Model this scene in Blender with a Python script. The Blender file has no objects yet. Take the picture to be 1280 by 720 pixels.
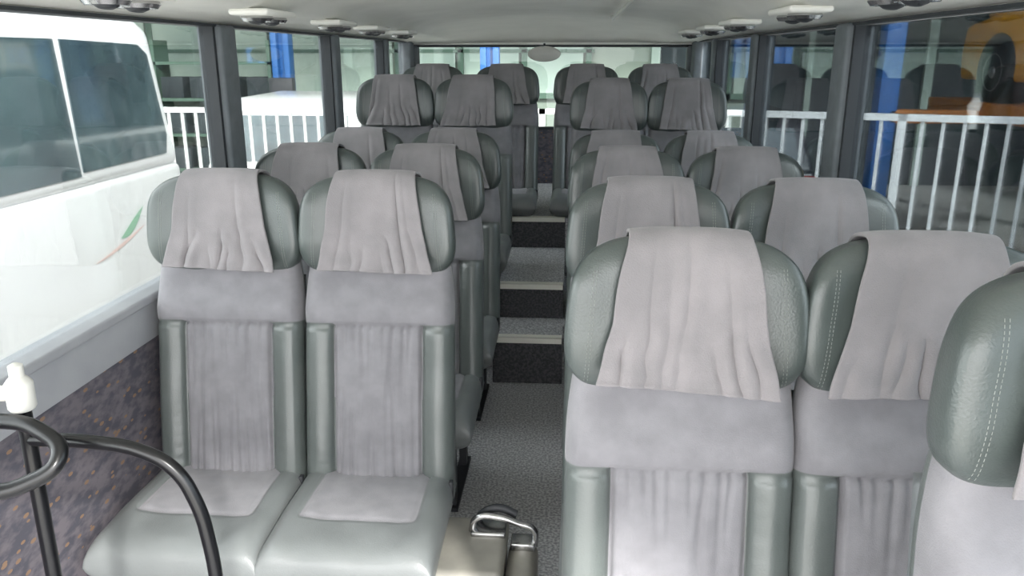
import bpy, bmesh, math, random
from math import sin, cos, pi, radians, tan
from mathutils import Vector, Matrix, noise
random.seed(4)
scene = bpy.context.scene
col = scene.collection
try:
    scene.view_settings.view_transform = 'Standard'
    scene.view_settings.look = 'None'
except Exception:
    pass

# ------------------------------------------------------------------ materials
def srgb(r, g, b):
    def f(c):
        c /= 255.0
        return c / 12.92 if c <= 0.04045 else ((c + 0.055) / 1.055) ** 2.4
    return (f(r), f(g), f(b), 1.0)

def mat(name, c, rough=0.5, metal=0.0, c2=None, nscale=8.0, bump=0.0, bscale=200.0, sheen=0.0, spec=0.5, coat=0.0, detail=3.0):
    m = bpy.data.materials.new(name)
    m.use_nodes = True
    nt = m.node_tree
    b = nt.nodes['Principled BSDF']
    b.inputs['Base Color'].default_value = c
    b.inputs['Roughness'].default_value = rough
    b.inputs['Metallic'].default_value = metal
    b.inputs['Specular IOR Level'].default_value = spec
    b.inputs['Sheen Weight'].default_value = sheen
    b.inputs['Coat Weight'].default_value = coat
    b.inputs['Coat Roughness'].default_value = 0.1
    tc = nt.nodes.new('ShaderNodeTexCoord')
    if c2 is not None:
        n = nt.nodes.new('ShaderNodeTexNoise')
        n.inputs['Scale'].default_value = nscale
        n.inputs['Detail'].default_value = detail
        nt.links.new(tc.outputs['Object'], n.inputs['Vector'])
        r = nt.nodes.new('ShaderNodeValToRGB')
        r.color_ramp.elements[0].position = 0.35
        r.color_ramp.elements[1].position = 0.65
        r.color_ramp.elements[0].color = c
        r.color_ramp.elements[1].color = c2
        nt.links.new(n.outputs['Fac'], r.inputs['Fac'])
        nt.links.new(r.outputs['Color'], b.inputs['Base Color'])
    if bump > 0:
        n2 = nt.nodes.new('ShaderNodeTexNoise')
        n2.inputs['Scale'].default_value = bscale
        n2.inputs['Detail'].default_value = 2.0
        nt.links.new(tc.outputs['Object'], n2.inputs['Vector'])
        bp = nt.nodes.new('ShaderNodeBump')
        bp.inputs['Strength'].default_value = bump
        bp.inputs['Distance'].default_value = 0.004
        nt.links.new(n2.outputs['Fac'], bp.inputs['Height'])
        nt.links.new(bp.outputs['Normal'], b.inputs['Normal'])
    return m

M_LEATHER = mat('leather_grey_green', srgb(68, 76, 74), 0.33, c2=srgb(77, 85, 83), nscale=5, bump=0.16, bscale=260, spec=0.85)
M_LEATHER_B = mat('leather_bolster_highlit', srgb(88, 95, 93), 0.36, c2=srgb(97, 103, 101), nscale=5, bump=0.14, bscale=260, spec=0.8)  # same leather, lightened so the colour carries the bolster highlights
M_LEATHER_C = mat('leather_cushion_highlit', srgb(110, 114, 114), 0.40, c2=srgb(118, 122, 122), nscale=5, bump=0.14, bscale=260, spec=0.7)  # same leather again, cushion highlights put into a lighter colour
M_VELOUR = mat('velour_grey', srgb(123, 122, 126), 0.85, c2=srgb(135, 134, 138), nscale=14, bump=0.2, bscale=420, sheen=0.25, spec=0.2)
M_CLOTH = mat('cover_cloth', srgb(130, 127, 129), 0.9, c2=srgb(142, 138, 140), nscale=11, bump=0.3, bscale=380, sheen=0.2, spec=0.2)
M_PLASTIC_D = mat('dark_plastic', srgb(48, 50, 54), 0.5, bump=0.1)
M_SHELL = mat('seat_shell', srgb(105, 109, 111), 0.5, bump=0.1)
M_CHROME = mat('brushed_metal', srgb(190, 190, 190), 0.25, 1.0)
M_BLACK = mat('black_gloss_paint', srgb(10, 11, 14), 0.28, coat=0.1)
M_RUBBER = mat('black_rubber', srgb(42, 46, 50), 0.6)
M_PILLAR = mat('pillar_trim', srgb(100, 106, 110), 0.6, c2=srgb(110, 116, 120), nscale=20)
M_CEIL = mat('ceiling_vinyl', srgb(230, 229, 222), 0.75, c2=srgb(237, 236, 229), nscale=4, bump=0.1, bscale=150)
M_WALL = mat('wall_plastic', srgb(146, 148, 152), 0.6, c2=srgb(156, 158, 161), nscale=6, bump=0.1)
M_ALU = mat('aluminium_strip', srgb(250, 248, 236), 0.5, 0.0)
M_STITCH = mat('stitch_thread', srgb(140, 144, 140), 0.8)
M_OFFWHITE = mat('offwhite_plastic', srgb(205, 204, 198), 0.4)
M_CASE = mat('case_silver', srgb(150, 148, 140), 0.36, 0.2, c2=srgb(164, 161, 152), nscale=12)
M_CASE_D = mat('case_side_grey', srgb(104, 104, 104), 0.45, 0.1, c2=srgb(120, 119, 116), nscale=12)
M_FENCE = mat('fence_white_paint', srgb(242, 244, 242), 0.5)
M_CONC = mat('concrete', srgb(175, 173, 167), 0.85, c2=srgb(195, 193, 187), nscale=1.5, detail=6)
M_WHITE = mat('white_car_paint', srgb(244, 244, 244), 0.25, coat=0.5)
M_YEL = mat('yellow_car_paint', srgb(222, 152, 14), 0.3, coat=0.5)
M_DKCAR = mat('dark_car_paint', srgb(34, 38, 46), 0.3, coat=0.5)
M_BLUE = mat('blue_lift_paint', srgb(30, 92, 158), 0.45)
M_ORANGE = mat('orange_lift_paint', srgb(186, 116, 46), 0.5)
M_TYRE = mat('tyre', srgb(28, 27, 27), 0.8)
M_HUB = mat('wheel_hub', srgb(150, 150, 150), 0.35, 0.8)
M_CARGLASS = mat('car_glass', srgb(48, 62, 68), 0.06, c2=srgb(84, 104, 108), nscale=1.3, spec=0.9, coat=0.6)  # lighter base colour stands in for reflections in the glass
M_REDLAMP = mat('red_lamp', srgb(170, 20, 20), 0.3)
M_GREENSW = mat('green_decal', srgb(150, 195, 165), 0.5)
M_REDSW = mat('red_decal', srgb(236, 208, 200), 0.5)
M_GWALL = mat('garage_wall_paint', srgb(112, 124, 114), 0.9, c2=srgb(140, 150, 138), nscale=0.6, detail=5)
M_GDARK = mat('garage_dark', srgb(34, 42, 46), 0.8, c2=srgb(58, 68, 70), nscale=0.9, detail=5)
M_GLIGHT = mat('garage_panel_light', srgb(165, 180, 168), 0.7, c2=srgb(140, 158, 148), nscale=1.2)
M_GREEN = mat('garage_shelf_green', srgb(75, 100, 86), 0.7)

def speckle(name, base, dark, light, scale=180.0):
    m = bpy.data.materials.new(name); m.use_nodes = True
    nt = m.node_tree; b = nt.nodes['Principled BSDF']
    b.inputs['Roughness'].default_value = 0.8
    tc = nt.nodes.new('ShaderNodeTexCoord')
    n = nt.nodes.new('ShaderNodeTexNoise'); n.inputs['Scale'].default_value = scale; n.inputs['Detail'].default_value = 2
    nt.links.new(tc.outputs['Object'], n.inputs['Vector'])
    r = nt.nodes.new('ShaderNodeValToRGB')
    r.color_ramp.elements[0].position = 0.38; r.color_ramp.elements[0].color = dark
    r.color_ramp.elements[1].position = 0.62; r.color_ramp.elements[1].color = light
    e = r.color_ramp.elements.new(0.5); e.color = base
    nt.links.new(n.outputs['Fac'], r.inputs['Fac'])
    nt.links.new(r.outputs['Color'], b.inputs['Base Color'])
    return m
M_FLOOR = speckle('floor_speckled_vinyl', srgb(186, 186, 188), srgb(154, 154, 158), srgb(216, 216, 217), 110)
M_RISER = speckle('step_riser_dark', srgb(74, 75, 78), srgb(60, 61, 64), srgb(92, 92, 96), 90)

def pattern_fabric():
    m = bpy.data.materials.new('patterned_wall_fabric'); m.use_nodes = True
    nt = m.node_tree; b = nt.nodes['Principled BSDF']
    b.inputs['Roughness'].default_value = 0.9
    tc = nt.nodes.new('ShaderNodeTexCoord')
    mp = nt.nodes.new('ShaderNodeMapping'); mp.inputs['Scale'].default_value = (1, 0.8, 1.6); mp.inputs['Rotation'].default_value = (0.6, 0, 0)
    nt.links.new(tc.outputs['Object'], mp.inputs['Vector'])
    n = nt.nodes.new('ShaderNodeTexNoise'); n.inputs['Scale'].default_value = 26; n.inputs['Detail'].default_value = 5
    nt.links.new(mp.outputs['Vector'], n.inputs['Vector'])
    r = nt.nodes.new('ShaderNodeValToRGB')
    r.color_ramp.elements[0].position = 0.4; r.color_ramp.elements[0].color = srgb(74, 73, 82)
    r.color_ramp.elements[1].position = 0.6; r.color_ramp.elements[1].color = srgb(104, 98, 104)
    nt.links.new(n.outputs['Fac'], r.inputs['Fac'])
    v = nt.nodes.new('ShaderNodeTexVoronoi'); v.inputs['Scale'].default_value = 24
    nt.links.new(mp.outputs['Vector'], v.inputs['Vector'])
    lt = nt.nodes.new('ShaderNodeMath'); lt.operation = 'LESS_THAN'; lt.inputs[1].default_value = 0.2
    nt.links.new(v.outputs['Distance'], lt.inputs[0])
    mx = nt.nodes.new('ShaderNodeMix'); mx.data_type = 'RGBA'
    nt.links.new(lt.outputs[0], mx.inputs[0])
    nt.links.new(r.outputs['Color'], mx.inputs[6])
    mx.inputs[7].default_value = srgb(130, 104, 84)
    nt.links.new(mx.outputs[2], b.inputs['Base Color'])
    return m
M_PATTERN = pattern_fabric()

def glass(name, tint, refl=1.0):
    m = bpy.data.materials.new(name); m.use_nodes = True
    nt = m.node_tree; nt.nodes.clear()
    o = nt.nodes.new('ShaderNodeOutputMaterial')
    t = nt.nodes.new('ShaderNodeBsdfTransparent'); t.inputs['Color'].default_value = tint
    g = nt.nodes.new('ShaderNodeBsdfGlossy'); g.inputs['Roughness'].default_value = 0.02
    fr = nt.nodes.new('ShaderNodeFresnel'); fr.inputs['IOR'].default_value = 1.45
    mul = nt.nodes.new('ShaderNodeMath'); mul.operation = 'MULTIPLY'; mul.inputs[1].default_value = refl
    mx = nt.nodes.new('ShaderNodeMixShader')
    nt.links.new(fr.outputs[0], mul.inputs[0]); nt.links.new(mul.outputs[0], mx.inputs[0])
    nt.links.new(t.outputs[0], mx.inputs[1]); nt.links.new(g.outputs[0], mx.inputs[2])
    nt.links.new(mx.outputs[0], o.inputs[0])
    return m
M_GLASS_L = glass('window_glass_clear', (0.94, 0.97, 0.97, 1), 0.5)
M_GLASS_R = glass('window_glass_tinted', (0.70, 0.75, 0.78, 1), 0.8)

# ------------------------------------------------------------------ helpers
def empty(name, loc=(0, 0, 0), rot=(0, 0, 0), scale=(1, 1, 1)):
    e = bpy.data.objects.new(name, None)
    e.empty_display_size = 0.1
    e.location = loc; e.rotation_euler = rot; e.scale = scale
    col.objects.link(e)
    return e

def obj(name, me, mats=None, parent=None, loc=(0, 0, 0), rot=(0, 0, 0)):
    o = bpy.data.objects.new(name, me)
    o.location = loc; o.rotation_euler = rot
    if mats:
        if not isinstance(mats, (list, tuple)): mats = [mats]
        if len(me.materials) == 0:
            for m in mats: me.materials.append(m)
    if parent: o.parent = parent
    col.objects.link(o)
    return o

def smooth(me, v=True):
    for p in me.polygons: p.use_smooth = v

def box_bm(bm, x0, x1, y0, y1, z0, z1):
    vs = [bm.verts.new(p) for p in [(x0, y0, z0), (x1, y0, z0), (x1, y1, z0), (x0, y1, z0), (x0, y0, z1), (x1, y0, z1), (x1, y1, z1), (x0, y1, z1)]]
    for f in [(0, 3, 2, 1), (4, 5, 6, 7), (0, 1, 5, 4), (1, 2, 6, 5), (2, 3, 7, 6), (3, 0, 4, 7)]:
        bm.faces.new([vs[i] for i in f])

def boxes(name, lst, m, parent=None, bevel=0.0, seg=2):
    bm = bmesh.new()
    for b in lst: box_bm(bm, *b)
    me = bpy.data.meshes.new(name); bm.to_mesh(me); bm.free()
    o = obj(name, me, m, parent)
    if bevel > 0:
        md = o.modifiers.new('bevel', 'BEVEL'); md.width = bevel; md.segments = seg; md.limit_method = 'ANGLE'
        smooth(me)
    return o

def tube(name, pts, r, m, parent=None, cyclic=False, poly=False):
    cu = bpy.data.curves.new(name, 'CURVE'); cu.dimensions = '3D'
    cu.bevel_depth = r; cu.bevel_resolution = 5; cu.use_fill_caps = True
    if poly:
        sp = cu.splines.new('POLY'); sp.points.add(len(pts) - 1)
        for p, q in zip(sp.points, pts): p.co = (*q, 1)
    else:
        sp = cu.splines.new('BEZIER'); sp.bezier_points.add(len(pts) - 1)
        for p, q in zip(sp.bezier_points, pts):
            p.co = q; p.handle_left_type = 'AUTO'; p.handle_right_type = 'AUTO'
        cu.resolution_u = 10
    sp.use_cyclic_u = cyclic
    cu.materials.append(m)
    o = bpy.data.objects.new(name, cu)
    if parent: o.parent = parent
    col.objects.link(o)
    return o

def lathe(name, prof, m, parent=None, loc=(0, 0, 0), rot=(0, 0, 0), n=32):
    vs = []; fs = []
    for r, z in prof:
        for i in range(n):
            a = 2 * pi * i / n
            vs.append((r * cos(a), r * sin(a), z))
    for j in range(len(prof) - 1):
        for i in range(n):
            k = (i + 1) % n
            fs.append((j * n + i, j * n + k, (j + 1) * n + k, (j + 1) * n + i))
    fs.append(tuple(reversed(range(n)))); fs.append(tuple(range((len(prof) - 1) * n, len(prof) * n)))
    me = bpy.data.meshes.new(name); me.from_pydata(vs, [], fs); me.update()
    smooth(me)
    o = obj(name, me, m, parent, loc, rot)
    md = o.modifiers.new('es', 'EDGE_SPLIT'); md.split_angle = radians(40)
    return o

# ------------------------------------------------------------------ seat meshes
RHO = radians(10)
def backmap(x, n, h):
    return (x, h * sin(RHO) - n * cos(RHO), h * cos(RHO) + n * sin(RHO))

def pillow(name, nx, nt, W, t0, t1, Tf, Tb, a, b, disp, mapf, matf=None, mats=(), ep=2.3):
    vs = []; fs = []; mi = []
    def S(k):
        l = 2 * k - 1
        return 0.55 * l + 0.45 * sin(pi / 2 * l)
    def vert(i, j, front):
        s = S(i / nx); q = S(j / nt)
        t = t0 + (t1 - t0) * (q + 1) / 2
        ea = max(0.0, 1 - abs(s) ** a) ** (1 / ep)
        eb = max(0.0, 1 - abs(q) ** b) ** (1 / ep)
        E = ea * eb
        w = W(t) if callable(W) else W
        x = s * w
        if front:
            n = Tf * E + disp(x, t) * min(1.0, E * 1.2)
        else:
            n = -Tb * E
        return mapf(x, n, t)
    idx = {}
    for fr in (True, False):
        for j in range(nt + 1):
            for i in range(nx + 1):
                edge = i in (0, nx) or j in (0, nt)
                if not fr and edge:
                    idx[(fr, i, j)] = idx[(True, i, j)]; continue
                idx[(fr, i, j)] = len(vs)
                vs.append(vert(i, j, fr))
        for j in range(nt):
            for i in range(nx):
                q = [idx[(fr, i, j)], idx[(fr, i + 1, j)], idx[(fr, i + 1, j + 1)], idx[(fr, i, j + 1)]]
                if not fr: q.reverse()
                fs.append(q)
                if matf:
                    s = (S(i / nx) + S((i + 1) / nx)) / 2; tq = (S(j / nt) + S((j + 1) / nt)) / 2
                    t = t0 + (t1 - t0) * (tq + 1) / 2
                    w = W(t) if callable(W) else W
                    mi.append(matf(s * w, t) if fr else 0)
                else: mi.append(0)
    me = bpy.data.meshes.new(name); me.from_pydata(vs, [], fs)
    for m in mats: me.materials.append(m)
    for p, k in zip(me.polygons, mi): p.material_index = k
    me.update()
    bm = bmesh.new(); bm.from_mesh(me); bmesh.ops.recalc_face_normals(bm, faces=bm.faces); bm.to_mesh(me); bm.free()
    smooth(me)
    return me

def g(x, w): return math.exp(-(x / w) ** 2)
def NZ(a, b, c): return noise.noise(Vector((a, b, c)))
CB = 0.126
HB = 0.425
def back_disp_factory(seed):
    rs = random.Random(int(seed * 100))
    creases = []
    for k in range(9):
        creases.append((-0.105 + 0.026 * k + rs.uniform(-0.007, 0.007), 0, rs.uniform(0.10, 0.40), rs.uniform(0.4, 1.0), rs.uniform(-0.04, 0.04)))
    for k in range(8):
        creases.append((-0.10 + 0.028 * k + rs.uniform(-0.008, 0.008), 1, rs.uniform(0.07, 0.24), rs.uniform(0.35, 0.9), rs.uniform(-0.05, 0.05)))
    def f(x, t):
        d = 0.0
        ax = abs(x)
        if t < HB:
            d -= 0.013 * g(ax - CB, 0.006)
            d -= 0.016 * g(t - HB, 0.008)
            if ax < CB:
                for (cx, topf, ln, am, sl) in creases:
                    u = (HB - t) if topf else max(0.0, t - 0.02)
                    if u < ln:
                        xc = cx * (1 - 0.35 * u) + sl * u + 0.004 * NZ(t * 8, cx * 90, seed)
                        d -= 0.0095 * am * (1 - u / ln) ** 0.7 * g(x - xc, 0.0055 + 0.008 * u)
                d += 0.005 * NZ(x * 10, t * 4, seed + 9)
                d += 0.013 * (1 - (ax / CB) ** 2)
            else:
                u = min(1.0, (ax - CB) / 0.05)
                d += 0.020 * sin(pi / 2 * u)
                d += 0.004 * NZ(x * 12, t * 8, seed)
                # small puckers along the panel seam
                d -= 0.0022 * (1 - u) * (0.5 + 0.5 * sin(t * 190 + 3 * NZ(t * 10, seed, 0)))
        else:
            d += 0.006 * max(0, min(1, (ax - 0.09) / 0.09))
            d += 0.018 * g(t - 0.465, 0.05)
            d += 0.003 * NZ(x * 12, t * 16, seed)
        return d
    return f
def back_mat(x, t):
    if t > HB: return 1
    return 1 if abs(x) < CB else 0
BACK_W = lambda t: 0.2165 - 0.004 * (t / 0.6) - 0.012 * max(0, (t - 0.45) / 0.15) ** 2
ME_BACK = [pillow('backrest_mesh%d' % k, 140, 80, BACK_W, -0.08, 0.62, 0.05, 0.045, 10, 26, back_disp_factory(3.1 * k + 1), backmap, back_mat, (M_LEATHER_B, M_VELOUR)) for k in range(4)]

HW, HT, HH, E1, E2 = 0.217, 0.070, 0.153, 0.60, 0.62
HC = 0.708
def warp(x, y, z):
    x2 = x * (1 - 0.055 * z / HH)
    y2 = y + 0.045 * abs(x / HW) ** 3 + 0.012 * (z / HH)
    return x2, y2, z
def spow(v, e): return math.copysign(abs(v) ** e, v)
def headrest_mesh():
    vs = []; fs = []; nu = 72; nv = 44
    for j in range(nv + 1):
        ph = -pi / 2 + pi * j / nv
        for i in range(nu):
            th = 2 * pi * i / nu
            x = HW * spow(cos(ph), E1) * spow(cos(th), E2)
            y = HT * spow(cos(ph), E1) * spow(sin(th), E2)
            z = HH * spow(sin(ph), E1)
            X, Y, Z = warp(x, y, z)
            Y += 0.0025 * NZ(X * 18, Z * 16, 3.3)
            vs.append(backmap(X, Y + 0.005, HC + Z))
    for j in range(nv):
        for i in range(nu):
            k = (i + 1) % nu
            fs.append((j * nu + i, (j + 1) * nu + i, (j + 1) * nu + k, j * nu + k))
    mi = [0] * len(fs)
    def surf(x, z, o=0.0):
        q = max(0.0, (1 - abs(z / HH) ** (2 / E1))) ** (E1 / E2) - abs(x / HW) ** (2 / E2)
        y = (HT) * max(0.0, q) ** (E2 / 2)
        X, Y, Z = warp(x, y + o, z)
        Y += 0.0025 * NZ(X * 18, Z * 16, 3.3)
        return Vector(backmap(X, Y + 0.005, HC + Z))
    for sx in (-1, 1):
        for off in (0.168, 0.174):
            z = -0.125
            while z < 0.10:
                p = surf(sx * off, z, 0.0002); q = surf(sx * off, z + 0.0045, 0.0002)
                e = Vector((0.0006, 0, 0)); u = Vector((0, -0.0006, 0))
                b0 = len(vs)
                for c in (p, q):
                    for k in (e, u, -e, -u): vs.append(tuple(c + k))
                for k in range(4):
                    fs.append((b0 + k, b0 + (k + 1) % 4, b0 + 4 + (k + 1) % 4, b0 + 4 + k)); mi.append(1)
                z += 0.0075
    me = bpy.data.meshes.new('headrest_mesh'); me.from_pydata(vs, [], fs)
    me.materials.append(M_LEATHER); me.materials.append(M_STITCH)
    for p, k in zip(me.polygons, mi): p.material_index = k
    me.update()
    bm = bmesh.new(); bm.from_mesh(me); bmesh.ops.remove_doubles(bm, verts=bm.verts, dist=1e-5)
    bmesh.ops.recalc_face_normals(bm, faces=bm.faces); bm.to_mesh(me); bm.free()
    smooth(me)
    return me
ME_HEAD = headrest_mesh()

def cover_mesh(seed, top=0.118, bot=0.158, skew=0.0, drop=0.126, amp=1.0, slope=0.0):
    o = 0.007
    W, T, H = HW + o, HT + o, HH + o
    vs = []; fs = []; nx = 64; nb = 30; nf = 40
    rs = random.Random(int(seed * 10))
    folds = []
    for k in range(7):
        folds.append((-0.8 + 0.27 * k + rs.uniform(-0.1, 0.1), rs.uniform(0.0, 0.6), rs.uniform(0.35, 1.0), rs.uniform(-0.25, 0.25), rs.uniform(0.035, 0.07)))
    def yy(x, z):
        q = max(0.0, (1 - abs(z / H) ** (2 / E1))) ** (E1 / E2) - abs(x / W) ** (2 / E2)
        return T * max(0.0, q) ** (E2 / 2)
    for j in range(nb + nf + 1):
        for i in range(nx + 1):
            s = 2 * i / nx - 1
            if j <= nb:
                ph = radians(155) * (1 - j / nb)
                zf = max(0, sin(ph))
                prog = max(0.0, 1 - zf) * 0.5 if ph < pi / 2 else 0
            else:
                ph = 0; prog = 0.5 + 0.5 * (j - nb) / nf
            hw = top + (bot - top) * prog + 0.004 * NZ(prog * 4, seed, 1.0 if s > 0 else 7.0)
            x = s * hw + skew * prog
            zm = H * max(0.0, 1 - abs(x / W) ** (2 / E1)) ** (E1 / 2)
            if j <= nb:
                z = zm * (sin(ph) ** 0.62)
                y = yy(x, min(z, zm * 0.99999)) * (-1 if ph >= pi / 2 else 1)
                d = 0.001 * NZ(x * 20, prog * 8, seed)
            else:
                k = (j - nb) / nf
                hem = 0.003 * NZ(x * 10, seed * 2, 0) + slope * (x / hw)
                z = -(drop + hem) * k
                y = yy(x, 0)
                y += 0.010 * k + 0.004 * k * k
                d = k * 0.004 * NZ(x * 14 + seed * 3, z * 5, seed)
                d += 0.003 * g(k - 1, 0.05)
            if ph < pi / 2:
                pr = (j - nb * 0.42) / (nf + nb * 0.58)
                for (fs_, st, am, sl, wd) in folds:
                    if pr > st:
                        u = (pr - st)
                        sc = fs_ * (0.85 + 0.15 * pr) + sl * u + 0.05 * NZ(pr * 4, fs_ * 9, seed)
                        d -= amp * 0.0105 * am * min(1, u * 3.2) * g(s - sc, wd)
                        d += amp * 0.005 * am * min(1, u * 3.2) * g(s - sc - 0.12, wd * 1.5)
                d += 0.005 * pr * NZ(s * 2.2, pr * 2.2, seed + 8)
                d += 0.003
            X, Y, Z = warp(x, y, z)
            vs.append(backmap(X, Y + 0.006 + d, HC + Z))
    for j in range(nb + nf):
        for i in range(nx):
            a = j * (nx + 1) + i
            fs.append((a, a + 1, a + nx + 2, a + nx + 1))
    me = bpy.data.meshes.new('cover_mesh'); me.from_pydata(vs, [], fs); me.materials.append(M_CLOTH)
    me.update()
    bm = bmesh.new(); bm.from_mesh(me)
    bmesh.ops.recalc_face_normals(bm, faces=bm.faces)
    bm.to_mesh(me); bm.free(); smooth(me)
    return me
ME_COVER = [cover_mesh(1.3, 0.114, 0.156, 0.0, slope=0.010, amp=0.95), cover_mesh(2.6, 0.116, 0.154, 0.004, slope=0.004, amp=0.9), cover_mesh(4.2, 0.110, 0.156, 0.006, slope=-0.004), cover_mesh(5.5, 0.118, 0.148, -0.024, slope=-0.002), cover_mesh(7.7, 0.113, 0.152, 0.0, slope=0.006), cover_mesh(9.1, 0.115, 0.146, 0.0, amp=1.2)]

def cushion_mesh(L, name):
    def mp(x, n, t):
        q = t / L
        return (x, -t + 0.02, n - 0.062 - 0.02 * q ** 4 - 0.012 * (1 - q))
    def dp(x, t):
        ax = abs(x); q = t / L
        d = 0.010 * max(0, min(1, (ax - 0.11) / 0.07))
        d -= 0.007 * g(ax - 0.15, 0.005) * (1 if q < 0.66 else 0)
        d -= 0.006 * g(q - 0.66, 0.012) * (1 if ax < 0.15 else 0)
        d += 0.005 * NZ(x * 11, t * 9, 1)
        return d
    def mf(x, t): return 1 if (abs(x) < 0.15 and t / L < 0.66) else 0
    W = lambda t: 0.2165 + 0.006 * (t / L)
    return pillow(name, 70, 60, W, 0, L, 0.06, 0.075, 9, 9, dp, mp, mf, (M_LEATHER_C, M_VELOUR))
ME_CUSH = cushion_mesh(0.48, 'cushion_mesh')
ME_CUSH_S = cushion_mesh(0.40, 'cushion_short_mesh')
ME_SHELL = pillow('shell_mesh', 20, 20, 0.200, -0.06, 0.56, 0.01, 0.012, 8, 12, lambda x, t: 0, lambda x, n, t: backmap(x, n - 0.05, t), None, (M_SHELL,))

leg_cache = {}
def leg_mesh(h, L):
    k = (round(h, 3), L)
    if k in leg_cache: return leg_cache[k]
    bm = bmesh.new()
    zt = -0.125; zb = -h
    for sx in (-0.14, 0.14):
        box_bm(bm, sx - 0.016, sx + 0.016, -L + 0.06, 0.02, zt - 0.02, zt + 0.012)
        if zt - 0.02 > zb + 0.02:
            for yy_ in (-L + 0.12, -0.06):
                box_bm(bm, sx - 0.014, sx + 0.014, yy_ - 0.02, yy_ + 0.02, zb + 0.01, zt - 0.01)
            box_bm(bm, sx - 0.022, sx + 0.022, -L + 0.08, 0.0, zb, zb + 0.014)
    for sx in (-0.205, 0.205):
        box_bm(bm, sx - 0.004, sx + 0.004, -0.06, 0.045, -0.12, -0.05)
    me = bpy.data.meshes.new('seat_frame_mesh'); bm.to_mesh(me); bm.free()
    me.materials.append(M_PLASTIC_D)
    leg_cache[k] = me
    return me

cnt = [0]
def seat(x, yh, ztop, floor_z, short=False, zs=1.0, xs=1.0, cv=None, buckle=True):
    zc = ztop - 0.858 * zs
    e = empty('bus_seat', (x, yh - 0.125, zc), scale=(xs, 1, zs))
    k = cnt[0]; cnt[0] += 1
    obj('backrest', ME_BACK[k % 4], None, e)
    obj('headrest', ME_HEAD, None, e)
    c = obj('headrest_cover', ME_COVER[cv if cv is not None else (k * 3 + k // 2) % 6], None, e)
    md = c.modifiers.new('solid', 'SOLIDIFY'); md.thickness = 0.007; md.offset = 1.0
    sb = c.modifiers.new('sub', 'SUBSURF'); sb.levels = 1; sb.render_levels = 1
    L = 0.40 if short else 0.48
    obj('cushion', ME_CUSH_S if short else ME_CUSH, None, e)
    obj('rear_shell', ME_SHELL, None, e)
    obj('frame', leg_mesh((zc - floor_z) / zs, L), None, e)
    if buckle:
        boxes('belt_buckle', [(0.206, 0.218, -0.075, -0.055, -0.09, -0.02)], M_PLASTIC_D, e, 0.003)
    return e

F0, S1, S2, S3 = -1.60, -1.36, -1.175, -0.985
LX = (-0.998, -0.549); RX = (0.212, 0.643)
seat(0.215, 1.45, -0.308, F0, short=True, cv=0)
seat(0.636, 1.45, -0.308, F0, short=True, cv=3)
for x in RX: seat(x, 2.17, -0.318, F0)
for x in RX: seat(x, 3.04, -0.330, F0)
for x in RX: seat(x, 3.84, -0.343, F0)
for x in RX: seat(x, 4.66, -0.128, S1)
seat(0.665, 0.97, -0.240, F0, short=True, zs=0.93, cv=1)
for k, x in enumerate(LX): seat(x, 2.27, -0.322, F0, xs=1.035, cv=(4, 1)[k])
for x in LX: seat(x, 3.08, -0.332, F0, xs=1.03)
for x in LX: seat(x, 3.84, -0.337, F0, xs=1.03)
for x in LX: seat(x, 4.66, -0.112, S1, xs=1.03)
for x in (-0.93, -0.43, 0.10, 0.58): seat(x, 5.55, -0.060, S3, zs=0.92, xs=1.0)

# ------------------------------------------------------------------ bus shell
XL, XR, Y0, Y1 = -1.25, 0.93, -0.35, 6.40
SILL, WTOP = -0.69, 0.105
AX0, AX1 = -0.37, -0.02
boxes('floor', [(XL, XR, Y0, 3.77, F0 - 0.1, F0), (XL, AX0, 3.77, 3.98, F0 - 0.1, F0), (AX1, XR, 3.77, 3.98, F0 - 0.1, F0),
                (XL, AX0, 3.98, 4.97, F0 - 0.1, S1), (AX1, XR, 3.98, 4.97, F0 - 0.1, S1), (XL, AX0, 4.97, Y1, F0 - 0.1, S3), (AX1, XR, 4.97, Y1, F0 - 0.1, S3)], M_FLOOR)
def step(x0, x1, y0, y1, zlow, z):
    e = empty('aisle_step', ((x0 + x1) / 2, y0, z))
    def P(o):
        o.parent = e; o.matrix_parent_inverse = Matrix.Translation(-Vector(e.location)); return o
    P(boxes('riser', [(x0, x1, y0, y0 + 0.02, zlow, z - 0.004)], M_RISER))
    P(boxes('tread', [(x0, x1, y0 + 0.02, y1, zlow, z)], M_FLOOR))
    P(boxes('nosing_strip', [(x0 + 0.004, x1 - 0.004, y0 - 0.008, y0 + 0.045, z, z + 0.006), (x0 + 0.004, x1 - 0.004, y0 - 0.010, y0 - 0.001, z - 0.022, z + 0.006)], M_ALU))
step(AX0, AX1, 3.77, 4.10, F0, S1)
step(AX0, AX1, 4.10, 4.97, F0, S2)
step(AX0, AX1, 4.97, Y1, F0, S3)

def wall(name, x, sgn):
    xo = x - sgn * 0.07
    a, b = min(x, xo), max(x, xo)
    e = empty(name, (x, 0, 0))
    def P(o):
        o.parent = e; o.matrix_parent_inverse = Matrix.Translation((-x, 0, 0)); return o
    P(boxes('lower_panel', [(a, b, Y0, Y1, F0 - 0.1, SILL)], M_PATTERN))
    c = x + sgn * 0.008
    P(boxes('sill_band', [(min(x, c), max(x, c), Y0, Y1, SILL - 0.13, SILL - 0.012)], M_WALL, bevel=0.003))
    c = x + sgn * 0.018
    P(boxes('sill_ledge', [(min(xo, c), max(xo, c), Y0, Y1, SILL - 0.02, SILL + 0.008)], M_WALL, bevel=0.008, seg=3))
    P(boxes('header', [(a, b, Y0, Y1, WTOP, 0.32)], M_CEIL))
    c = x + sgn * 0.004
    P(boxes('header_rubber', [(min(xo, c), max(xo, c), Y0, Y1, WTOP - 0.008, WTOP + 0.002)], M_RUBBER))
    return e, P
PIL = (2.93, 4.32, 5.52)
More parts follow.
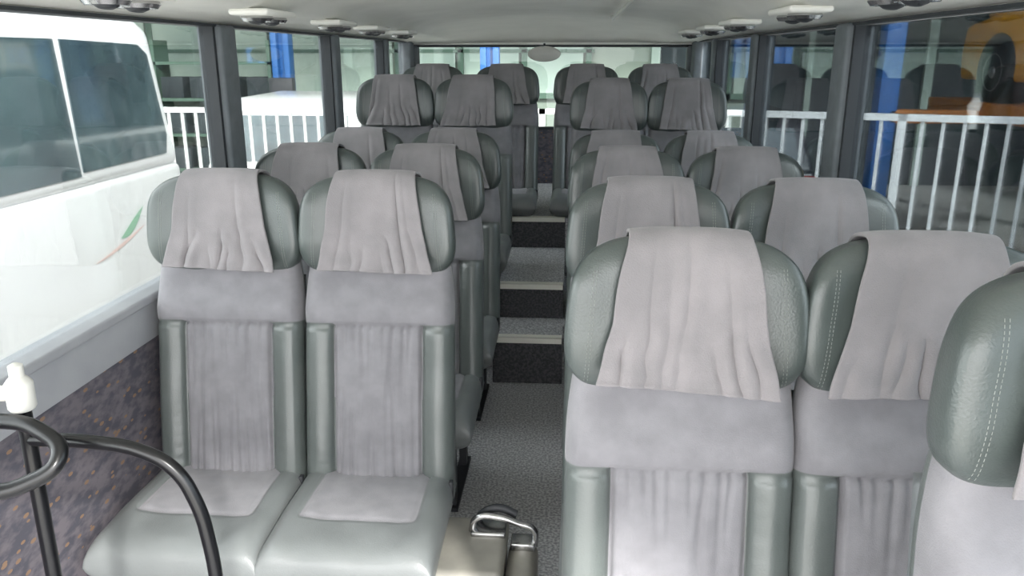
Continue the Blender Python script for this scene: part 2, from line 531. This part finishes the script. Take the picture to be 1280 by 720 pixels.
for nm, x, sgn in (('wall_left', XL, 1), ('wall_right', XR, -1)):
    e, P = wall(nm, x, sgn)
    for k, py in enumerate(PIL):
        hw = (0.07, 0.055, 0.045)[k]
        a, b = min(x - sgn * 0.07, x + sgn * 0.02), max(x - sgn * 0.07, x + sgn * 0.02)
        P(boxes('pillar', [(a, b, py - hw, py + hw, SILL, WTOP)], M_PILLAR, bevel=0.015, seg=3))
        a2, b2 = min(x - sgn * 0.05, x), max(x - sgn * 0.05, x)
        P(boxes('pillar_rubber', [(a2, b2, py - hw - 0.018, py + hw + 0.018, SILL, WTOP)], M_RUBBER))
    a, b = min(x - sgn * 0.07, x + sgn * 0.03), max(x - sgn * 0.07, x + sgn * 0.03)
    P(boxes('corner_pillar', [(a, b, 6.26, Y1, SILL, WTOP)], M_PILLAR, bevel=0.015))
    segs = [(Y0, PIL[0]), (PIL[0], PIL[1]), (PIL[1], PIL[2]), (PIL[2], 6.3)]
    for k, (s0, s1) in enumerate(segs):
        xg = x - sgn * 0.035
        boxes('window_%d' % (k + 1 + (4 if sgn < 0 else 0)), [(xg - 0.002, xg + 0.002, s0 + 0.05, s1 - 0.05, SILL + 0.005, WTOP - 0.01)], M_GLASS_L if sgn > 0 else M_GLASS_R)
e = empty('wall_rear', (0, Y1, 0))
def P(o):
    o.parent = e; o.matrix_parent_inverse = Matrix.Translation((0, -Y1, 0)); return o
P(boxes('lower_panel', [(XL - 0.07, XR + 0.07, Y1, Y1 + 0.08, F0 - 0.1, -0.55)], M_PATTERN))
P(boxes('header', [(XL - 0.07, XR + 0.07, Y1, Y1 + 0.08, 0.075, 0.32)], M_CEIL))
P(boxes('rubber', [(XL, XR, Y1 - 0.006, Y1 + 0.05, 0.062, 0.080), (XL, XR, Y1 - 0.006, Y1 + 0.05, -0.56, -0.54)], M_RUBBER))
P(boxes('side_posts', [(XL - 0.07, XL + 0.06, Y1 - 0.02, Y1 + 0.08, -0.55, 0.075), (XR - 0.06, XR + 0.07, Y1 - 0.02, Y1 + 0.08, -0.55, 0.075)], M_PILLAR, bevel=0.02, seg=3))
boxes('window_9', [(XL + 0.05, XR - 0.05, Y1 + 0.03, Y1 + 0.034, -0.55, 0.075)], M_GLASS_L)

# ceiling loft
XC = (XL + XR) / 2
half = [(1.09, 0.108), (1.06, 0.128), (0.98, 0.135), (0.84, 0.137), (0.80, 0.150), (0.77, 0.178), (0.70, 0.198), (0.5, 0.222), (0.25, 0.236), (0.0, 0.24)]
sec = [(XC - a, z) for a, z in half] + [(XC + a, z) for a, z in reversed(half[:-1])]
ys = [Y0 + (5.3 - Y0) * i / 12 for i in range(13)] + [5.3 + (Y1 + 0.02 - 5.3) * i / 12 for i in range(1, 13)]
vs = []; fs = []
for y in ys:
    k = max(0, (y - 5.3) / (Y1 - 5.3)); k = 1 - math.sqrt(max(0, 1 - min(1, k) ** 2))
    for x, z in sec:
        zz = z + (min(z, 0.085) - z) * k
        vs.append((x, y, zz))
n = len(sec)
for j in range(len(ys) - 1):
    for i in range(n - 1):
        fs.append((j * n + i, (j + 1) * n + i, (j + 1) * n + i + 1, j * n + i + 1))
me = bpy.data.meshes.new('ceiling'); me.from_pydata(vs, [], fs); me.update(); smooth(me)
oc = obj('ceiling', me, M_CEIL)
md = oc.modifiers.new('s', 'SOLIDIFY'); md.thickness = 0.02; md.offset = -1

def vent(x, y, z, s):
    e = empty('ceiling_air_vent', (x, y, z), scale=(1.15, 1.15, 1.15))
    boxes('base_plate', [(-0.055, 0.055, -0.12, 0.12, -0.014, 0.004)], M_CEIL, e, 0.012, 3)
    for dy in (-0.055, 0.055):
        lathe('nozzle_ring', [(0.028, -0.012), (0.042, -0.014), (0.044, -0.020), (0.038, -0.028), (0.028, -0.026), (0.024, -0.018)], M_CHROME, e, (0, dy, 0))
        lathe('nozzle_ball', [(0.026, -0.014), (0.024, -0.028), (0.014, -0.034), (0.003, -0.035)], M_PLASTIC_D, e, (0, dy, 0), (radians(8 * s), radians(10), 0))
for y in (1.8, 2.65, 3.45, 4.1, 4.85): vent(XL + 0.26, y, 0.135, 1)
for y in (1.8, 2.6, 3.5, 4.15, 4.85): vent(XR - 0.25, y, 0.135, -1)
e = empty('ceiling_grab_rail', (0.23, 3.0, 0.225))
tube('rail', [(0, 0, 0.012), (0, 0.06, -0.016), (0, 0.2, -0.018), (0, 1.8, -0.018), (0, 1.94, -0.016), (0, 2.0, 0.012)], 0.009, M_OFFWHITE, e)

e = empty('rear_view_mirror', (-0.21, 6.30, 0.012))
o = lathe('mirror_face', [(0.02, -0.02), (0.11, -0.018), (0.125, -0.006), (0.125, 0.004), (0.118, 0.010), (0.1, 0.014), (0.0, 0.018)], M_OFFWHITE, e, (0, 0, 0), (radians(90), 0, 0), 40)  # off-white plate, bright reflection put into its colour
o.scale = (1, 0.46, 1)
tube('stem', [(0, 0.01, 0.04), (0, 0.02, 0.075)], 0.008, M_PLASTIC_D, e, poly=True)

# ------------------------------------------------------------------ black handrail at left front
e = empty('handrail', (-0.84, 1.10, F0))
def R(x, y, z): return (x + 0.84, y - 1.10, z - F0)
tube('post', [R(-0.868, 1.12, F0), R(-0.868, 1.12, -0.50)], 0.0125, M_BLACK, e, poly=True)
tube('guard_loop', [R(-1.20, 1.10, -0.540), R(-0.92, 1.10, -0.556), R(-0.82, 1.085, -0.564), R(-0.777, 1.06, -0.595), R(-0.82, 1.03, -0.628), R(-0.90, 1.01, -0.635), R(-1.20, 1.0, -0.635)], 0.0125, M_BLACK, e)
tube('hoop', [R(-0.87, 1.12, -0.598), R(-0.76, 1.12, -0.600), R(-0.68, 1.12, -0.613), R(-0.63, 1.12, -0.643), R(-0.60, 1.12, -0.70), R(-0.585, 1.12, -0.78), R(-0.58, 1.12, -0.88), R(-0.58, 1.12, F0)], 0.0115, M_BLACK, e)
lathe('joint_cap', [(0.018, -0.045), (0.021, -0.04), (0.021, 0.0), (0.015, 0.008), (0.011, 0.012), (0.011, 0.03), (0.004, 0.034)], M_OFFWHITE, e, R(-0.868, 1.12, -0.500))
tube('joint_arm', [R(-0.868, 1.12, -0.517), R(-0.92, 1.12, -0.52)], 0.013, M_OFFWHITE, e, poly=True)
boxes('post_foot', [(-0.058, 0.002, -0.01, 0.05, 0, 0.01), (0.23, 0.29, -0.01, 0.05, 0, 0.01)], M_PLASTIC_D, e)

# ------------------------------------------------------------------ grey/silver case on floor in the aisle
e = empty('metal_case', (-0.235, 1.99, F0))
boxes('case_body', [(-0.12, 0.07, -0.15, 0.13, 0.0, 0.235)], M_CASE_D, e, 0.022, 4)
boxes('case_lid', [(-0.125, 0.075, -0.155, 0.135, 0.20, 0.262)], M_CASE, e, 0.022, 4)
boxes('lid_seam', [(-0.123, 0.0735, -0.153, 0.1335, 0.226, 0.232)], M_PLASTIC_D, e, 0.002)
boxes('side_pocket', [(0.075, 0.165, -0.14, 0.11, 0.0, 0.215)], M_CASE, e, 0.038, 5)
boxes('latch_plate', [(-0.03, 0.07, 0.02, 0.10, 0.258, 0.274), (0.085, 0.155, 0.03, 0.09, 0.212, 0.236), (0.02, 0.06, -0.162, -0.15, 0.19, 0.25)], M_CHROME, e, 0.004)
tube('handle', [(-0.03, 0.05, 0.262), (-0.015, 0.05, 0.305), (0.05, 0.05, 0.31), (0.11, 0.05, 0.292), (0.15, 0.05, 0.275), (0.155, 0.05, 0.22)], 0.010, M_CHROME, e)
tube('handle_grip', [(-0.02, 0.088, 0.262), (0.0, 0.088, 0.300), (0.05, 0.088, 0.318), (0.10, 0.085, 0.30)], 0.012, M_PLASTIC_D, e)

# ------------------------------------------------------------------ outside
GZ = -2.25
boxes('ground', [(-25, 25, -12, 22, GZ - 0.1, GZ)], M_CONC)

def vehicle(name, loc, W, lower, upper, belt, taper, paint, sidewins, wheels, r, rotz=0.0, rear=None, lamps=None):
    e = empty(name, loc, (0, 0, rotz))
    def ext(nm, prof, m, tp, bev):
        bm = bmesh.new()
        L = []; Rr = []
        for y, z in prof:
            k = max(0, z - belt) * tp
            L.append(bm.verts.new((-W / 2 + k, y, z))); Rr.append(bm.verts.new((W / 2 - k, y, z)))
        n = len(prof)
        bm.faces.new(L); bm.faces.new(list(reversed(Rr)))
        for i in range(n):
            j = (i + 1) % n
            bm.faces.new([L[j], L[i], Rr[i], Rr[j]])
        bmesh.ops.recalc_face_normals(bm, faces=bm.faces)
        me = bpy.data.meshes.new(nm); bm.to_mesh(me); bm.free()
        o = obj(nm, me, m, e)
        md = o.modifiers.new('b', 'BEVEL'); md.width = bev; md.segments = 4; md.limit_method = 'ANGLE'; md.angle_limit = radians(25)
        smooth(me); return o
    ext('body', lower, paint, taper, 0.05)
    ext('cabin', upper, paint, taper, 0.07)
    for k, poly in enumerate(sidewins):
        for s in (-1, 1):
            bm = bmesh.new()
            v1 = [bm.verts.new((s * (W / 2 - max(0, z - belt) * taper + 0.008), y, z)) for y, z in poly]
            v0 = [bm.verts.new((s * (W / 2 - max(0, z - belt) * taper - 0.02), y, z)) for y, z in poly]
            bm.faces.new(v1); bm.faces.new(list(reversed(v0)))
            n = len(poly)
            for i in range(n):
                j = (i + 1) % n
                bm.faces.new([v0[i], v0[j], v1[j], v1[i]])
            bmesh.ops.recalc_face_normals(bm, faces=bm.faces)
            me = bpy.data.meshes.new('side_glass'); bm.to_mesh(me); bm.free()
            obj('side_glass', me, M_CARGLASS, e)
    if rear:
        for (x0, x1, y0, z0, y1, z1) in rear:
            d = -0.012
            me = bpy.data.meshes.new('end_glass')
            vsx = [(x0, y0 + d, z0), (x1, y0 + d, z0), (x1 * 0.93, y1 + d, z1), (x0 * 0.93, y1 + d, z1)]
            vsx += [(a, b - d * 1.5, c) for a, b, c in vsx]
            me.from_pydata(vsx, [], [(0, 1, 2, 3), (7, 6, 5, 4), (0, 4, 5, 1), (1, 5, 6, 2), (2, 6, 7, 3), (3, 7, 4, 0)]); me.update()
            obj('end_glass', me, M_CARGLASS, e)
    for wy in wheels:
        for s in (-1, 1):
            xw = s * (W / 2 - 0.09)
            lathe('wheel_arch', [(r + 0.07, -0.115), (r + 0.07, 0.1)], M_RUBBER, e, (xw, wy, r + 0.02), (0, radians(90) * s, 0), 40)
            lathe('tyre', [(r * 0.6, -0.1), (r * 0.93, -0.1), (r, -0.07), (r, 0.09), (r * 0.93, 0.12), (r * 0.66, 0.122)], M_TYRE, e, (xw, wy, r), (0, radians(90) * s, 0), 40)
            lathe('hub', [(r * 0.66, 0.10), (r * 0.62, 0.125), (r * 0.5, 0.115), (r * 0.2, 0.12), (r * 0.16, 0.135), (0.01, 0.135)], M_HUB, e, (xw, wy, r), (0, radians(90) * s, 0), 40)
    if lamps:
        for b in lamps: boxes('lamp', [b], M_REDLAMP, e, 0.01)
    return e

vw = 1.75
van = vehicle('white_minivan', (-2.8 - vw / 2, 5.62, GZ), vw,
    [(-4.9, 0.3), (0.0, 0.3), (0.03, 0.6), (0.0, 1.52), (-4.0, 1.52), (-4.6, 1.15), (-4.95, 0.9)],
    [(0.0, 1.5), (-0.02, 1.6), (-0.12, 2.42), (-0.3, 2.50), (-3.0, 2.52), (-3.3, 2.45), (-4.1, 1.5)],
    1.5, 0.07, M_WHITE,
    [[(-0.20, 1.60), (-0.15, 1.72), (-0.22, 2.26), (-0.32, 2.32), (-1.15, 2.34), (-1.18, 1.60)],
     [(-1.21, 1.58), (-1.21, 2.34), (-2.7, 2.34), (-2.8, 1.58)],
     [(-2.9, 1.58), (-2.85, 2.34), (-3.2, 2.3), (-3.85, 1.58)]],
    [-1.95, -4.1], 0.34,
    rear=[(-0.7, 0.7, 0.0, 1.6, -0.09, 2.3)],
    lamps=[(0.80, 0.885, -0.03, 0.04, 0.95, 1.25), (-0.885, -0.80, -0.03, 0.04, 0.95, 1.25)])
def ribbon(nm, pts, m, parent):
    vs = []; fs = []
    for (y, z, w) in pts:
        vs.append((vw / 2 + 0.003, y, z - w / 2)); vs.append((vw / 2 + 0.003, y, z + w / 2))
    for i in range(len(pts) - 1): fs.append((2 * i, 2 * i + 1, 2 * i + 3, 2 * i + 2))
    me = bpy.data.meshes.new(nm); me.from_pydata(vs, [], fs); me.update()
    obj(nm, me, m, parent)
ribbon('decal_green', [(-0.90 + 0.3 * t, 1.15 + 0.15 * t ** 1.6, 0.004 + 0.06 * sin(pi * t)) for t in [i / 14 for i in range(15)]], M_GREENSW, van)
ribbon('decal_red', [(-1.2 + 0.6 * t, 1.06 + 0.12 * t ** 1.4, 0.003 + 0.02 * sin(pi * t)) for t in [i / 14 for i in range(15)]], M_REDSW, van)

SUVL = [(4.2, 0.25), (0.0, 0.25), (-0.03, 0.5), (0.0, 1.0), (3.1, 1.0), (4.15, 0.85), (4.25, 0.5)]
SUVU = [(0.0, 0.98), (0.3, 1.52), (0.6, 1.62), (1.9, 1.64), (2.3, 1.55), (3.15, 0.98)]
SUVW = [[(0.45, 1.05), (0.62, 1.48), (1.35, 1.52), (1.35, 1.05)], [(1.42, 1.05), (1.42, 1.52), (2.0, 1.5), (2.7, 1.05)]]
def up(p, s): return [(a, b * s) for a, b in p]
K = 1.10
vehicle('white_hatchback', (-3.15, 8.7, GZ), 1.8, up(SUVL, K), up(SUVU, K), 0.98 * K, 0.22, M_WHITE, [up(q, K) for q in SUVW], [0.75, 3.3], 0.31,
        rear=[(-0.72, 0.72, 0.02, 1.02 * K, 0.26, 1.46 * K)], lamps=[(-0.90, -0.74, -0.05, 0.05, 0.7, 0.9), (0.74, 0.90, -0.05, 0.05, 0.7, 0.9)])
vehicle('reflection_standin_car', (1.9, 9.2, GZ), 1.72, SUVL, SUVU, 0.98, 0.22, M_DKCAR, SUVW, [0.75, 3.3], 0.31,  # added dark car stands in for seat reflections in the right windows
        rear=[(-0.68, 0.68, 0.02, 1.02, 0.26, 1.46)], lamps=[(-0.86, -0.70, -0.05, 0.05, 0.75, 0.95), (0.70, 0.86, -0.05, 0.05, 0.75, 0.95)])
DECK = -0.50
vehicle('yellow_car', (5.30, 5.75, DECK + 0.02), 1.72, [(4.1, 0.22), (0.0, 0.22), (-0.06, 0.45), (0.05, 0.72), (1.0, 0.90), (3.4, 0.92), (4.1, 0.8), (4.15, 0.5)],
        [(0.85, 0.88), (1.6, 1.32), (2.2, 1.40), (2.9, 1.34), (3.8, 0.88)], 0.88, 0.25, M_YEL,
        [[(1.15, 0.94), (1.7, 1.28), (2.2, 1.33), (2.2, 0.94)], [(2.27, 0.94), (2.27, 1.33), (2.8, 1.28), (3.35, 0.94)]], [0.85, 3.3], 0.31)
e = empty('car_lift', (5.30, 7.8, GZ))
dz = DECK - GZ
boxes('runway', [(-0.98, -0.50, -2.4, 2.5, dz - 0.16, dz + 0.02), (0.50, 0.98, -2.4, 2.5, dz - 0.16, dz + 0.02), (-1.9, 1.9, -2.2, -2.0, dz - 0.2, dz - 0.06), (-1.9, 1.9, 1.2, 1.4, dz - 0.2, dz - 0.06)], M_ORANGE, e, 0.01)
for x in (-1.93, 1.93):
    for y in (-2.1, 1.3):
        boxes('post', [(x - 0.10, x + 0.10, y - 0.10, y + 0.10, 0, 3.6), (x - 0.2, x + 0.2, y - 0.2, y + 0.2, 0, 0.03)], M_BLUE, e, 0.01)
def liftpost(x, y):
    e = empty('blue_lift_post', (x, y, GZ))
    boxes('column', [(-0.15, -0.05, -0.12, 0.12, 0, 3.8), (0.05, 0.15, -0.12, 0.12, 0, 3.8), (-0.06, 0.06, 0.0, 0.10, 0, 3.8)], M_BLUE, e, 0.01)
    boxes('base', [(-0.3, 0.3, -0.3, 0.3, 0, 0.04)], M_BLUE, e)
    boxes('carriage', [(-0.2, 0.2, -0.2, -0.05, 1.5, 1.9)], M_PLASTIC_D, e, 0.01)
for x, y in ((-4.75, 13.4), (-1.3, 13.2), (2.75, 13.8)): liftpost(x, y)

def fence(p0, p1, ztop, zbot, pitch=0.13, every=9):
    p0 = Vector(p0); p1 = Vector(p1); L = (p1 - p0).length; ang = math.atan2((p1 - p0).y, (p1 - p0).x)
    e = empty('white_railing', (p0.x, p0.y, GZ), (0, 0, ang))
    zt = ztop - GZ; zb = zbot - GZ
    lst = [(0, L, -0.03, 0.03, zt - 0.05, zt), (0, L, -0.02, 0.02, zb, zb + 0.04)]
    nb = int(L / pitch)
    for i in range(nb + 1):
        x = i * pitch
        if i % every == 0: lst.append((x - 0.03, x + 0.03, -0.03, 0.03, 0, zt))
        else: lst.append((x - 0.012, x + 0.012, -0.012, 0.012, zb + 0.02, zt - 0.02))
    boxes('bars', lst, M_FENCE, e)
fence((1.15, 6.75), (4.15, 5.75), -0.42, -2.0, 0.14, 10)
fence((-7.0, 8.0), (0.9, 8.0), -0.50, -2.1, 0.14, 12)

# garage building behind
boxes('garage_wall', [(-14, 16, 15, 15.3, GZ, 4.5), (11.5, 11.8, 4, 15, GZ, 4.5), (-14, -13.7, 4, 15, GZ, 4.5)], M_GWALL)
boxes('added_shade_roof', [(-14, 16, 6.9, 15.3, 4.5, 4.7)], M_GWALL)  # unseen roof, added to keep skylight off the back wall
e = empty('garage_shade_panels', (6.5, 14.9, GZ))  # made-up dark panels stand in for the unlit workshop interior
boxes('shade_sheet', [(-5.0, 4.4, 0.0, 0.09, 0, 5.2)], M_GDARK, e)
boxes('shade_slats', [(-5.0, 4.4, -0.04, 0.0, 3.0 + 0.2 * k, 3.14 + 0.2 * k) for k in range(11)], M_GDARK, e)
boxes('frame', [(-5.1, -4.95, -0.08, 0.09, 0, 5.3), (4.35, 4.5, -0.08, 0.09, 0, 5.3), (-0.4, -0.25, -0.08, 0.09, 0, 5.3), (-2.4, -2.3, -0.08, 0.09, 0, 5.3)], M_GLIGHT, e)
e = empty('garage_window_band', (-4, 14.9, GZ))
boxes('panes', [(-6 + 1.15 * k, -5.0 + 1.15 * k, 0, 0.08, 1.6, 3.2) for k in range(9)], M_GLIGHT, e)  # opaque pale panes, window brightness put into the colour
boxes('mullions', [(-6.1 + 1.15 * k, -6.0 + 1.15 * k, -0.03, 0.08, 1.5, 3.3) for k in range(10)] + [(-6.1, 4.4, -0.03, 0.08, 2.3, 2.36), (-6.1, 4.4, -0.03, 0.08, 1.5, 1.6)], M_GREEN, e)
e = empty('storage_shelf', (-6.6, 13.6, GZ))
boxes('shelf_frame', [(-1.5 + 1.0 * k, -1.44 + 1.0 * k, 0, 0.5, 0, 2.5) for k in range(4)] + [(-1.5, 1.56, 0, 0.5, z, z + 0.05) for z in (0.3, 0.9, 1.5, 2.1)], M_GREEN, e)
boxes('bins', [(-1.4 + 0.5 * (k % 6), -1.02 + 0.5 * (k % 6), 0.05, 0.45, 0.35 + 0.6 * (k // 6), 0.7 + 0.6 * (k // 6)) for k in range(18)], M_GDARK, e, 0.01)

# ------------------------------------------------------------------ light
w = bpy.data.worlds.new('World'); scene.world = w; w.use_nodes = True
bg = w.node_tree.nodes['Background']
bg.inputs['Color'].default_value = (0.99, 0.99, 1.0, 1)
bg.inputs['Strength'].default_value = 5.6
sd = bpy.data.lights.new('sun', 'SUN'); sd.energy = 6.0; sd.angle = radians(4); sd.color = (1.0, 0.98, 0.94)
so = bpy.data.objects.new('sun', sd); col.objects.link(so)
so.rotation_euler = Vector((-0.36, 0.78, -0.47)).to_track_quat('-Z', 'Y').to_euler()

# ------------------------------------------------------------------ camera
cd = bpy.data.cameras.new('camera'); cd.sensor_width = 36; cd.lens = 28.125; cd.clip_start = 0.02
co = bpy.data.objects.new('camera', cd); col.objects.link(co)
co.location = (0, 0, 0); co.rotation_euler = (radians(90 - 16.2), 0, radians(4.12))
scene.camera = co
